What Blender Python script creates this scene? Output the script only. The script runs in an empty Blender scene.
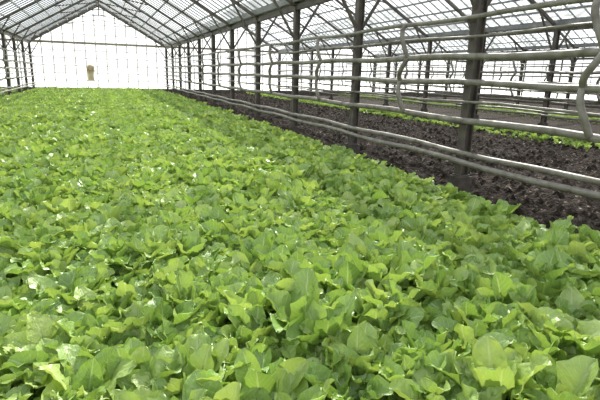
import bpy, math, random
import numpy as np
from mathutils import Vector, Matrix, noise
random.seed(11); rng=np.random.default_rng(7)
S=bpy.context.scene
C=S.collection
S.view_settings.view_transform='Standard'

# ------------------------------------------------ layout
D=34.0; Y0=-6.0
XR=4.15; XL=-3.75; BW=XR-XL
EAVE=3.0; RIDGE=5.35
POST_Y=[4.75+2.9*i for i in range(-3,11)]
ROWS=[XL-BW,XL,XR,XR+BW,XR+2*BW,XR+3*BW]

# ------------------------------------------------ materials
def mat(name):
    m=bpy.data.materials.new(name); m.use_nodes=True
    nt=m.node_tree; nt.nodes.clear()
    o=nt.nodes.new('ShaderNodeOutputMaterial')
    return m,nt,o
def N(nt,t,**kw):
    n=nt.nodes.new(t)
    for k,v in kw.items():
        if k.startswith('_'): setattr(n,k[1:],v)
        else: n.inputs[k.replace('~',' ')].default_value=v
    return n
def ramp(nt,stops):
    r=nt.nodes.new('ShaderNodeValToRGB'); e=r.color_ramp.elements
    while len(e)<len(stops): e.new(0.5)
    for i,(p,c) in enumerate(stops):
        e[i].position=p; e[i].color=(*c,1)
    return r
def noisy(name,stops,scale=8,rough=0.6,metal=0.0,bump=0.2,bscale=None,bdist=0.01):
    m,nt,o=mat(name)
    tc=N(nt,'ShaderNodeTexCoord')
    n=N(nt,'ShaderNodeTexNoise',Scale=scale,Detail=6.0)
    nt.links.new(tc.outputs['Object'],n.inputs['Vector'])
    r=ramp(nt,stops); nt.links.new(n.outputs['Fac'],r.inputs['Fac'])
    p=N(nt,'ShaderNodeBsdfPrincipled',Roughness=rough,Metallic=metal)
    nt.links.new(r.outputs['Color'],p.inputs['Base Color'])
    n2=N(nt,'ShaderNodeTexNoise',Scale=bscale or scale*4,Detail=5.0)
    nt.links.new(tc.outputs['Object'],n2.inputs['Vector'])
    b=N(nt,'ShaderNodeBump',Strength=bump,Distance=bdist)
    nt.links.new(n2.outputs['Fac'],b.inputs['Height'])
    nt.links.new(b.outputs['Normal'],p.inputs['Normal'])
    nt.links.new(p.outputs['BSDF'],o.inputs['Surface'])
    return m
M_post=noisy('rusty_painted_steel',[(0.3,(0.05,0.042,0.035)),(0.7,(0.13,0.11,0.09))],6,0.6)
M_frame=noisy('galvanised_frame',[(0.3,(0.15,0.155,0.155)),(0.7,(0.28,0.28,0.27))],5,0.5,0.2)
M_pipe=noisy('aluminium_painted_pipe',[(0.25,(0.09,0.075,0.055)),(0.45,(0.19,0.172,0.142)),(0.75,(0.29,0.275,0.245))],7,0.5,0.15)
M_bar=noisy('grey_glazing_bar',[(0.3,(0.55,0.55,0.54)),(0.7,(0.67,0.67,0.66))],5,0.5)
M_beam=noisy('weathered_beam',[(0.3,(0.22,0.18,0.14)),(0.7,(0.36,0.31,0.25))],5,0.7)
M_conc=noisy('footing_concrete',[(0.3,(0.05,0.042,0.035)),(0.7,(0.12,0.10,0.085))],10,0.9)
M_soil=noisy('dark_soil',[(0.3,(0.010,0.007,0.005)),(0.55,(0.035,0.025,0.018)),(0.64,(0.07,0.052,0.040)),(0.71,(0.32,0.27,0.23))],20,0.95,0,1.0,30,0.06)
M_soil.node_tree.nodes['Principled BSDF'].inputs['Specular IOR Level'].default_value=0.15
M_out=noisy('pale_yard_ground',[(0.3,(0.6,0.6,0.57)),(0.7,(0.75,0.75,0.71))],1,0.9)
M_tan=noisy('tan_enamel',[(0.3,(0.5,0.38,0.24)),(0.7,(0.65,0.52,0.36))],5,0.5)

def glass(name,tr,dirt_haze,op):
    m,nt,o=mat(name)
    tc=N(nt,'ShaderNodeTexCoord')
    n=N(nt,'ShaderNodeTexNoise',Scale=0.9,Detail=5.0)
    nt.links.new(tc.outputs['Object'],n.inputs['Vector'])
    mr=N(nt,'ShaderNodeMapRange'); mr.inputs[1].default_value=0.3; mr.inputs[2].default_value=0.7
    mr.inputs[3].default_value=op*0.5; mr.inputs[4].default_value=op*1.5
    nt.links.new(n.outputs['Fac'],mr.inputs[0])
    t=N(nt,'ShaderNodeBsdfTransparent',Color=(*tr,1))
    d=N(nt,'ShaderNodeBsdfTranslucent',Color=(*dirt_haze,1))  # bright dirt tint on the panes, also painted in place of airborne haze
    x=nt.nodes.new('ShaderNodeMixShader')
    nt.links.new(mr.outputs[0],x.inputs[0]); nt.links.new(t.outputs[0],x.inputs[1]); nt.links.new(d.outputs[0],x.inputs[2])
    nt.links.new(x.outputs[0],o.inputs['Surface'])
    return m
M_glass=glass('dusty_hazy_roof_glass',(0.90,0.93,0.95),(0.8,0.83,0.85),0.24)
M_wglass=glass('dusty_hazy_wall_glass',(0.93,0.95,0.96),(0.85,0.86,0.86),0.2)

# leaf
def leafmat():
    m,nt,o=mat('leaf_green'); L=nt.links
    at=N(nt,'ShaderNodeAttribute'); at.attribute_name='leafdata'
    sp=N(nt,'ShaderNodeSeparateColor'); L.new(at.outputs['Color'],sp.inputs[0])
    oi=N(nt,'ShaderNodeObjectInfo')
    add=N(nt,'ShaderNodeMath',_operation='ADD'); L.new(sp.outputs[2],add.inputs[0])
    mu=N(nt,'ShaderNodeMath',_operation='MULTIPLY'); L.new(oi.outputs['Random'],mu.inputs[0]); mu.inputs[1].default_value=0.45
    L.new(mu.outputs[0],add.inputs[1])
    base=ramp(nt,[(0.0,(0.15,0.275,0.055)),(0.45,(0.27,0.42,0.095)),(1.0,(0.48,0.59,0.18)),])
    sc=N(nt,'ShaderNodeMath',_operation='MULTIPLY'); L.new(add.outputs[0],sc.inputs[0]); sc.inputs[1].default_value=0.72
    L.new(sc.outputs[0],base.inputs['Fac'])
    mr=N(nt,'ShaderNodeMapRange'); mr.inputs[1].default_value=0.03; mr.inputs[2].default_value=0.10; mr.inputs[3].default_value=0.7; mr.inputs[4].default_value=0
    L.new(sp.outputs[0],mr.inputs[0])
    v=N(nt,'ShaderNodeMath',_operation='MULTIPLY_ADD'); L.new(sp.outputs[0],v.inputs[0]); v.inputs[1].default_value=-0.28; L.new(sp.outputs[1],v.inputs[2])
    v2=N(nt,'ShaderNodeMath',_operation='MULTIPLY'); L.new(v.outputs[0],v2.inputs[0]); v2.inputs[1].default_value=52
    v3=N(nt,'ShaderNodeMath',_operation='SINE'); L.new(v2.outputs[0],v3.inputs[0])
    vr=N(nt,'ShaderNodeMapRange'); vr.inputs[1].default_value=0.8; vr.inputs[2].default_value=1; vr.inputs[3].default_value=0; vr.inputs[4].default_value=0.3
    L.new(v3.outputs[0],vr.inputs[0])
    mx=N(nt,'ShaderNodeMath',_operation='MAXIMUM'); L.new(mr.outputs[0],mx.inputs[0]); L.new(vr.outputs[0],mx.inputs[1])
    mc=N(nt,'ShaderNodeMix',_data_type='RGBA'); L.new(mx.outputs[0],mc.inputs[0]); L.new(base.outputs[0],mc.inputs[6]); mc.inputs[7].default_value=(0.52,0.63,0.31,1)
    p=N(nt,'ShaderNodeBsdfPrincipled',Roughness=0.40); L.new(mc.outputs[2],p.inputs['Base Color'])
    p.inputs['Specular IOR Level'].default_value=0.8
    tc=N(nt,'ShaderNodeTexCoord')
    nz=N(nt,'ShaderNodeTexNoise',Scale=55.0,Detail=2.0); L.new(tc.outputs['Object'],nz.inputs['Vector'])
    sm=N(nt,'ShaderNodeMath',_operation='MULTIPLY_ADD'); L.new(mx.outputs[0],sm.inputs[0]); sm.inputs[1].default_value=-0.5; L.new(nz.outputs[0],sm.inputs[2])
    b=N(nt,'ShaderNodeBump',Strength=0.65,Distance=0.010); L.new(sm.outputs[0],b.inputs['Height']); L.new(b.outputs[0],p.inputs['Normal'])
    t=N(nt,'ShaderNodeBsdfTranslucent')
    tm=N(nt,'ShaderNodeMix',_data_type='RGBA',_blend_type='MULTIPLY'); tm.inputs[0].default_value=1; L.new(mc.outputs[2],tm.inputs[6]); tm.inputs[7].default_value=(1.2,1.15,0.65,1)
    L.new(tm.outputs[2],t.inputs['Color'])
    x=N(nt,'ShaderNodeMixShader'); x.inputs[0].default_value=0.28
    L.new(p.outputs[0],x.inputs[1]); L.new(t.outputs[0],x.inputs[2]); L.new(x.outputs[0],o.inputs['Surface'])
    return m
M_leaf=leafmat()

# ------------------------------------------------ mesh builder
class MB:
    def __init__(s): s.v=[]; s.f=[]; s.m=[]; s.sm=[]; s.mats=[]
    def mi(s,m):
        if m not in s.mats: s.mats.append(m)
        return s.mats.index(m)
    def quad(s,pts,m):
        b=len(s.v); s.v+= [tuple(p) for p in pts]; s.f.append(tuple(range(b,b+len(pts)))); s.m.append(s.mi(m)); s.sm.append(False)
    def box(s,c,d,m):
        b=len(s.v); x,y,z=c; a,e,h=[k/2 for k in d]
        s.v+=[(x+i*a,y+j*e,z+k*h) for i in(-1,1) for j in(-1,1) for k in(-1,1)]
        for q in [(0,1,3,2),(4,6,7,5),(0,4,5,1),(2,3,7,6),(0,2,6,4),(1,5,7,3)]:
            s.f.append(tuple(b+i for i in q)); s.m.append(s.mi(m)); s.sm.append(False)
    def beam(s,p,q,w,h,m):
        p=Vector(p);q=Vector(q); d=(q-p).normalized()
        up=Vector((0,0,1)) if abs(d.z)<0.95 else Vector((0,1,0))
        a=d.cross(up).normalized(); u=a.cross(d).normalized()
        b=len(s.v)
        for e in (p,q):
            for i,j in((-1,-1),(1,-1),(1,1),(-1,1)): s.v.append(tuple(e+a*i*w/2+u*j*h/2))
        for k in range(4): s.f.append((b+k,b+(k+1)%4,b+4+(k+1)%4,b+4+k)); s.m.append(s.mi(m)); s.sm.append(False)
        s.f.append((b+3,b+2,b+1,b)); s.f.append((b+4,b+5,b+6,b+7)); s.m+=[s.mi(m)]*2; s.sm+=[False]*2
    def tube(s,pts,r,m,n=12):
        pts=[Vector(p) for p in pts]; b=len(s.v); pa=None
        for i,p in enumerate(pts):
            d=(pts[min(i+1,len(pts)-1)]-pts[max(i-1,0)]).normalized()
            if pa is None:
                pa=d.cross(Vector((0,0,1)) if abs(d.z)<0.9 else Vector((0,1,0))).normalized()
            pa=(pa-d*pa.dot(d)).normalized(); u=d.cross(pa)
            for k in range(n):
                t=2*math.pi*k/n; s.v.append(tuple(p+pa*math.cos(t)*r+u*math.sin(t)*r))
        for i in range(len(pts)-1):
            for k in range(n):
                s.f.append((b+i*n+k,b+i*n+(k+1)%n,b+(i+1)*n+(k+1)%n,b+(i+1)*n+k)); s.m.append(s.mi(m)); s.sm.append(True)
        s.f.append(tuple(b+k for k in reversed(range(n)))); s.f.append(tuple(b+(len(pts)-1)*n+k for k in range(n))); s.m+=[s.mi(m)]*2; s.sm+=[False]*2
    def obj(s,name,loc=(0,0,0)):
        me=bpy.data.meshes.new(name); me.from_pydata(s.v,[],s.f)
        for m in s.mats: me.materials.append(m)
        me.polygons.foreach_set('material_index',s.m); me.polygons.foreach_set('use_smooth',s.sm); me.update()
        o=bpy.data.objects.new(name,me); o.location=loc; C.objects.link(o); return o

# ------------------------------------------------ ground
g=MB(); g.quad([(-90,-40,-0.03),(110,-40,-0.03),(110,120,-0.03),(-90,120,-0.03)],M_out); g.obj('ground')
g=MB(); g.quad([(ROWS[0],Y0,-0.01),(ROWS[-1],Y0,-0.01),(ROWS[-1],D,-0.01),(ROWS[0],D,-0.01)],M_soil); g.obj('floor')
def soil_strip(x0,x1,y0,y1,st):
    nx=int((x1-x0)/st)+1; ny=int((y1-y0)/st)+1
    v=[];f=[]
    for j in range(ny):
        y=y0+(y1-y0)*j/(ny-1)
        for i in range(nx):
            x=x0+(x1-x0)*i/(nx-1)
            e=min(1,min(i,nx-1-i)/3)
            c=noise.noise(Vector((x*6,y*6,3))); c2=noise.noise(Vector((x*13,y*13,9)))
            h=0.06*e+e*(0.05*noise.noise(Vector((x*1.6,y*1.6,0)))+0.09*max(-0.3,c)+0.07*max(-0.2,c2))
            h+=0.05*e*math.exp(-((x-XR)/0.35)**2)
            v.append((x,y,h))
    for j in range(ny-1):
        for i in range(nx-1):
            a=j*nx+i; f.append((a,a+1,a+nx+1,a+nx))
    me=bpy.data.meshes.new('soil_bed'); me.from_pydata(v,[],f); me.materials.append(M_soil); me.update()
    o=bpy.data.objects.new('soil_bed',me); C.objects.link(o)
soil_strip(3.35,11.6,0,D-0.1,0.05)

# ------------------------------------------------ posts
def post(x,y):
    b=MB(); H=EAVE
    b.box((0.055,0,H/2+0.05),(0.014,0.12,H-0.1),M_post); b.box((-0.055,0,H/2+0.05),(0.014,0.12,H-0.1),M_post)
    b.box((0,0,H/2+0.05),(0.098,0.03,H-0.1),M_post)
    b.box((0,0,0.13),(0.2,0.2,0.30),M_conc); b.box((0,0,0.29),(0.15,0.15,0.03),M_post)
    for sx in(-1,1):
        b.beam((sx*0.05,0,H-0.75),(sx*0.75,0,H+0.34),0.045,0.045,M_post)
    b.box((0,0,H-0.05),(0.2,0.2,0.02),M_post)
    b.obj('support_post',(x,y,0))
for x in ROWS[1:-1]:
    for y in POST_Y: post(x,y)

# ------------------------------------------------ roof per bay
def roof(xl):
    xr=xl+BW; xm=(xl+xr)/2
    b=MB(); t=MB()
    def P(side,k,y,dz=0):
        x0=xl if side==0 else xr
        return (x0+(xm-x0)*k,y,EAVE+0.08+(RIDGE-EAVE-0.08)*k+dz)
    n=int((D-Y0)/0.45)
    for i in range(n+1):
        y=Y0+(D-Y0)*i/n
        for s in(0,1): b.beam(P(s,0,y,-0.02),P(s,1,y,-0.02),0.02,0.035,M_frame)
    for y in POST_Y:
        for s in(0,1):
            b.beam(P(s,0,y,-0.15),P(s,1,y,-0.15),0.055,0.085,M_post)
            b.beam(P(s,0.52,y,-0.17),(xm,y,RIDGE-0.95),0.035,0.035,M_post)
        b.beam((xm,y,RIDGE-0.1),(xm,y,RIDGE-0.95),0.035,0.035,M_post)
    for k in(0.14,0.28,0.42,0.56,0.7,0.85):
        for s in(0,1): b.beam(P(s,k,Y0,-0.075),P(s,k,D,-0.075),0.04,0.05,M_frame)
    b.beam((xm,Y0,RIDGE),(xm,D,RIDGE),0.1,0.14,M_frame)
    b.obj('roof_frame')
    for s in(0,1):
        t.quad([P(s,0,Y0,0.02),P(s,0,D,0.02),P(s,1,D,0.02),P(s,1,Y0,0.02)],M_glass)
    t.obj('ceiling')
for x in ROWS[:-1]: roof(x)
for x in ROWS:
    b=MB()
    y0,y1=Y0,D
    b.box((x,(y0+y1)/2,EAVE+0.0),(0.24,y1-y0,0.02),M_frame)
    b.box((x-0.12,(y0+y1)/2,EAVE+0.07),(0.015,y1-y0,0.14),M_frame)
    b.box((x+0.12,(y0+y1)/2,EAVE+0.07),(0.015,y1-y0,0.14),M_frame)
    b.beam((x,y0,EAVE-0.1),(x,y1,EAVE-0.1),0.08,0.12,M_post)
    b.obj('roof_gutter')

# ------------------------------------------------ gable walls
def gable(name,y):
    b=MB()
    for xl in ROWS[:-1]:
        xr=xl+BW; xm=(xl+xr)/2
        b.quad([(xl,y,0.3),(xr,y,0.3),(xr,y,EAVE),(xm,y,RIDGE),(xl,y,EAVE)],M_wglass)
        b.box((xm,y,0.15),(BW,0.14,0.32),M_conc)
        n=13
        for i in range(n+1):
            x=xl+BW*i/n; k=1-abs(x-xm)/(BW/2); z=EAVE+(RIDGE-EAVE)*k
            w=0.10 if i in(0,n) else 0.06
            b.box((x,y-0.03,(0.3+z)/2),(w,0.05,z-0.3),M_bar if 0<i<n else M_post)
        for z in(0.75,1.2,1.65,2.1,2.55):
            b.box((xm,y-0.03,z),(BW,0.04,0.045),M_bar)
        b.box((xm,y-0.08,EAVE),(BW,0.09,0.13),M_beam)
        for z in(3.5,4.1,4.7):
            k=1-(z-EAVE)/(RIDGE-EAVE); b.box((xm,y-0.03,z),(BW*k,0.04,0.04),M_bar)
        b.beam((xl,y-0.05,EAVE+0.05),(xm,y-0.05,RIDGE),0.07,0.12,M_post); b.beam((xr,y-0.05,EAVE+0.05),(xm,y-0.05,RIDGE),0.07,0.12,M_post)
    b.obj(name)
gable('wall_back',D)
gable('wall_front',Y0)
def side(name,x):
    b=MB()
    b.quad([(x,Y0,0.3),(x,D,0.3),(x,D,EAVE),(x,Y0,EAVE)],M_wglass)
    b.box((x,(Y0+D)/2,0.15),(0.14,D-Y0,0.32),M_conc)
    n=54
    for i in range(n+1):
        y=Y0+(D-Y0)*i/n; b.box((x,y,(0.3+EAVE)/2),(0.05,0.04 if i%4 else 0.1,EAVE-0.3),M_bar if i%4 else M_post)
    for z in(0.9,1.5,2.1): b.box((x,(Y0+D)/2,z),(0.04,D-Y0,0.03),M_bar)
    b.obj(name)
side('wall_left',ROWS[0]); side('wall_right',ROWS[-1])

# ------------------------------------------------ heating pipes
def pipes(x,y0,y1,side=-1):
    b=MB(); xo=x+side*0.15
    levels=[(2.16,0.028),(1.95,0.016),(1.72,0.038),(1.42,0.036),(1.2,0.015),(0.99,0.038),(0.62,0.031),(0.52,0.034)]
    for i,(z,r) in enumerate(levels):
        xx=xo+(0 if i<6 else side*0.06*(i-5))
        pts=[(xx+0.008*math.sin(k*1.7+i),y0+(y1-y0)*k/56,z+0.014*math.sin(k*math.pi/2.05+i*1.3)) for k in range(57)]
        b.tube(pts,r,M_pipe)
        for y in POST_Y:
            if y0<y<y1:
                b.beam((xx-0.03,y,z-r-0.016),(xx+0.08,y,z-r-0.016),0.05,0.02,M_post)
    for y in POST_Y:
        if not(y0<y<y1-1): continue
        for (za,zb,sg) in((2.16,1.72,1),(1.72,1.42,-1),(1.42,0.99,1)):
            yy=y-1.7; pts=[]
            for k in range(17):
                t=k/16; z=za+(zb-za)*t
                pts.append((xo+side*0.07*math.sin(math.pi*t)**0.5,yy+sg*0.07*math.cos(math.pi*t),z))
            b.tube(pts,0.033,M_pipe)
    b.obj('heating_pipes')
pipes(XR,Y0+0.2,D-0.2,-1)
pipes(XL,Y0+0.2,D-0.2,1)
pipes(XR+BW,Y0+0.2,D-0.2,-1)
pipes(XR+2*BW,Y0+0.2,D-0.2,-1)

# ------------------------------------------------ fan on the end wall
b=MB()
b.box((0,0,-0.12),(0.34,0.16,0.5),M_tan)
b.tube([(0,-0.18,0.3),(0,0.05,0.3)],0.09,M_tan,20)
b.tube([(0,0.0,0.3),(0,0.03,0.3)],0.2,M_tan,24)
for k in range(28):
    a=2*math.pi*k/28;a2=2*math.pi*(k+1)/28
    b.beam((0.2*math.cos(a),-0.06,0.3+0.2*math.sin(a)),(0.2*math.cos(a2),-0.06,0.3+0.2*math.sin(a2)),0.03,0.16,M_tan)
for k in range(5):
    a=2*math.pi*k/5; ca,sa=math.cos(a),math.sin(a)
    b.beam((0.06*ca,-0.09,0.3+0.06*sa),(0.18*ca,-0.09,0.3+0.18*sa),0.1,0.02,M_tan)
b.box((0,0.0,-0.38),(0.44,0.2,0.05),M_tan)
b.obj('circulation_fan',(-0.5,D-0.2,1.15))

# ------------------------------------------------ leafy plants
def leaf(V,F,A,az,e0,e1,pet,bl,W,cup,r,ph,base):
    npet,nb,na=3,11,8
    ca,sa=math.cos(az),math.sin(az)
    out=Vector((ca,sa,0)); lat=Vector((-sa,ca,0))
    tw=random.uniform(-0.8,0.8)
    p=Vector(base); L=pet+bl
    ts=[pet/L*i/npet for i in range(npet)]+[pet/L+(1-pet/L)*(0.5-0.5*math.cos(math.pi*(0.04+0.96*i/nb))) for i in range(nb+1)]
    prev=0; b0=len(V)
    for s in ts:
        e=e0+(e1-e0)*s**1.4
        d=out*math.cos(e)+Vector((0,0,1))*math.sin(e)
        p=p+d*(s-prev)*L; prev=s
        nrm=(-out*math.sin(e)+Vector((0,0,1))*math.cos(e))
        tb=(s-pet/L)/(1-pet/L)
        if tb<=0: w=0.008; t=0
        else:
            t=tb; w=0.006+W*0.5*max(0,math.sin(math.pi*min(0.999,t**0.98)))**0.62
        q=tw*s; l2=lat*math.cos(q)+nrm*math.sin(q); n2=nrm*math.cos(q)-lat*math.sin(q)
        for k in range(na+1):
            u=-1+2*k/na
            rise=cup*w*abs(u)**1.4 + 0.18*w*math.sin(t*9+ph+u*2.2)*abs(u) + 0.008*math.sin(t*19+ph*3+(2 if u>0 else 0))*abs(u)**2*(1 if t>0 else 0)
            rise+=(0.004*math.sin(t*23+ph)*math.cos(u*7+ph) if t>0 else 0)
            pt=p+l2*(u*w*math.cos(cup*0.5*abs(u)))+n2*rise
            V.append(tuple(pt)); A.append((abs(u) if t>0 else 0.0,t,r,1))
    n=na+1
    for i in range(len(ts)-1):
        for k in range(na): F.append((b0+i*n+k,b0+i*n+k+1,b0+(i+1)*n+k+1,b0+(i+1)*n+k))
plants=bpy.data.collections.new('leafy_green_plants')
NV=14
for vi in range(NV):
    V=[];F=[];A=[]
    nl=random.randint(10,13); a0=random.uniform(0,6.28)
    for i in range(nl):
        k=i/(nl-1)
        az=a0+i*2.4+random.uniform(-0.3,0.3)
        e0=math.radians(86-18*k+random.uniform(-4,4)); e1=math.radians(62-58*k+random.uniform(-34,28))
        bl=(0.085+0.062*math.sin(math.pi*(0.25+0.5*k)))*random.uniform(0.8,1.18)
        leaf(V,F,A,az,e0,e1,(0.085+0.045*k)*random.uniform(0.75,1.2),bl,bl*random.uniform(0.52,0.7),random.uniform(0.1,0.8),
             random.random()*0.65+0.35*(1-k),random.uniform(0,6),(0.012*math.cos(az),0.012*math.sin(az),0))
    me=bpy.data.meshes.new('plant_variety'); me.from_pydata(V,[],F); me.materials.append(M_leaf)
    ca=me.color_attributes.new('leafdata','FLOAT_COLOR','POINT')
    ca.data.foreach_set('color',np.array(A,dtype=np.float32).ravel())
    me.polygons.foreach_set('use_smooth',[True]*len(F)); me.update()
    plants.objects.link(bpy.data.objects.new('plant_variety_%02d'%vi,me))

ng=bpy.data.node_groups.new('plant_scatter','GeometryNodeTree')
ng.interface.new_socket('Geometry',in_out='INPUT',socket_type='NodeSocketGeometry')
ng.interface.new_socket('Geometry',in_out='OUTPUT',socket_type='NodeSocketGeometry')
gi=ng.nodes.new('NodeGroupInput'); go=ng.nodes.new('NodeGroupOutput')
ci=ng.nodes.new('GeometryNodeCollectionInfo'); ci.inputs['Collection'].default_value=plants
ci.inputs['Separate Children'].default_value=True; ci.inputs['Reset Children'].default_value=True
ip=ng.nodes.new('GeometryNodeInstanceOnPoints'); ip.inputs['Pick Instance'].default_value=True
def na(nm,t):
    a=ng.nodes.new('GeometryNodeInputNamedAttribute'); a.data_type=t; a.inputs['Name'].default_value=nm; return a
ng.links.new(gi.outputs[0],ip.inputs['Points']); ng.links.new(ci.outputs[0],ip.inputs['Instance'])
ng.links.new(na('rot','FLOAT_VECTOR').outputs['Attribute'],ip.inputs['Rotation'])
ng.links.new(na('scl','FLOAT_VECTOR').outputs['Attribute'],ip.inputs['Scale'])
ng.links.new(na('idx','INT').outputs['Attribute'],ip.inputs['Instance Index'])
ng.links.new(ip.outputs[0],go.inputs[0])

def crop(name,x0,x1,y0,y1,dx,dy,sc=1.0,z=0.0):
    P=[];R=[];Q=[];I=[]
    x=x0
    while x<=x1:
        y=y0+random.uniform(0,dy)
        while y<=y1:
            px=x+random.gauss(0,0.03); py=y+random.gauss(0,0.03)
            s=sc*(1+0.2*noise.noise(Vector((px*0.8,py*0.7,1))))*random.uniform(0.78,1.2)
            P.append((px,py,z)); R.append((random.gauss(0,0.13),random.gauss(0,0.13),random.uniform(0,6.28)))
            Q.append((s,s,s*random.uniform(0.9,1.15))); I.append(random.randrange(NV))
            y+=dy
        x+=dx
    me=bpy.data.meshes.new(name); me.from_pydata(P,[],[])
    for nm,t,d,fld in(('rot','FLOAT_VECTOR',R,'vector'),('scl','FLOAT_VECTOR',Q,'vector'),('idx','INT',I,'value')):
        a=me.attributes.new(nm,t,'POINT'); a.data.foreach_set(fld,np.array(d,dtype=np.int32 if t=='INT' else np.float32).ravel())
    o=bpy.data.objects.new(name,me); C.objects.link(o)
    md=o.modifiers.new('scatter','NODES'); md.node_group=ng
crop('leafy_greens_crop',XL+0.25,3.56,-0.8,D-0.35,0.16,0.14,1.13)
crop('leafy_greens_crop',9.6,11.3,1.0,D-0.4,0.42,0.30,0.62,0.04)
crop('leafy_greens_crop',XR+BW+4.6,XR+2*BW-0.5,4.0,D-0.4,0.3,0.3,0.7)
crop('leafy_greens_crop',XL-BW+0.6,XL-0.5,6.0,D-0.4,0.3,0.3)

# ------------------------------------------------ light
w=bpy.data.worlds.new('sky'); S.world=w; w.use_nodes=True; nt=w.node_tree; nt.nodes.clear()
wo=nt.nodes.new('ShaderNodeOutputWorld'); bg=nt.nodes.new('ShaderNodeBackground'); bg.inputs['Strength'].default_value=1.6
tc=nt.nodes.new('ShaderNodeTexCoord'); sx=nt.nodes.new('ShaderNodeSeparateXYZ'); nt.links.new(tc.outputs['Generated'],sx.inputs[0])
rp=ramp(nt,[(0.0,(1.0,1.0,0.99)),(0.35,(0.88,0.92,0.96)),(1.0,(0.68,0.76,0.86))])
nt.links.new(sx.outputs['Z'],rp.inputs[0]); nt.links.new(rp.outputs[0],bg.inputs[0]); nt.links.new(bg.outputs[0],wo.inputs[0])
sl=bpy.data.lights.new('sun','SUN'); sl.energy=11.0; sl.angle=math.radians(1.5); sl.color=(1,0.95,0.85)
so=bpy.data.objects.new('sun',sl); C.objects.link(so)
az=math.radians(34); el=math.radians(41)
dirv=Vector((math.sin(az)*math.cos(el),math.cos(az)*math.cos(el),math.sin(el)))
so.rotation_euler=dirv.to_track_quat('Z','Y').to_euler(); so.location=dirv*60

# ------------------------------------------------ camera
cam=bpy.data.cameras.new('camera'); co=bpy.data.objects.new('camera',cam); C.objects.link(co)
cam.sensor_width=36; cam.lens=480/600*36
yaw=math.radians(22.4); pitch=math.radians(14.6); roll=math.radians(1.6)
Mx=Matrix.Rotation(-yaw,4,'Z')@Matrix.Rotation(math.pi/2-pitch,4,'X')@Matrix.Rotation(roll,4,'Z')
co.matrix_world=Matrix.Translation((0,0,1.46))@Mx
S.camera=co
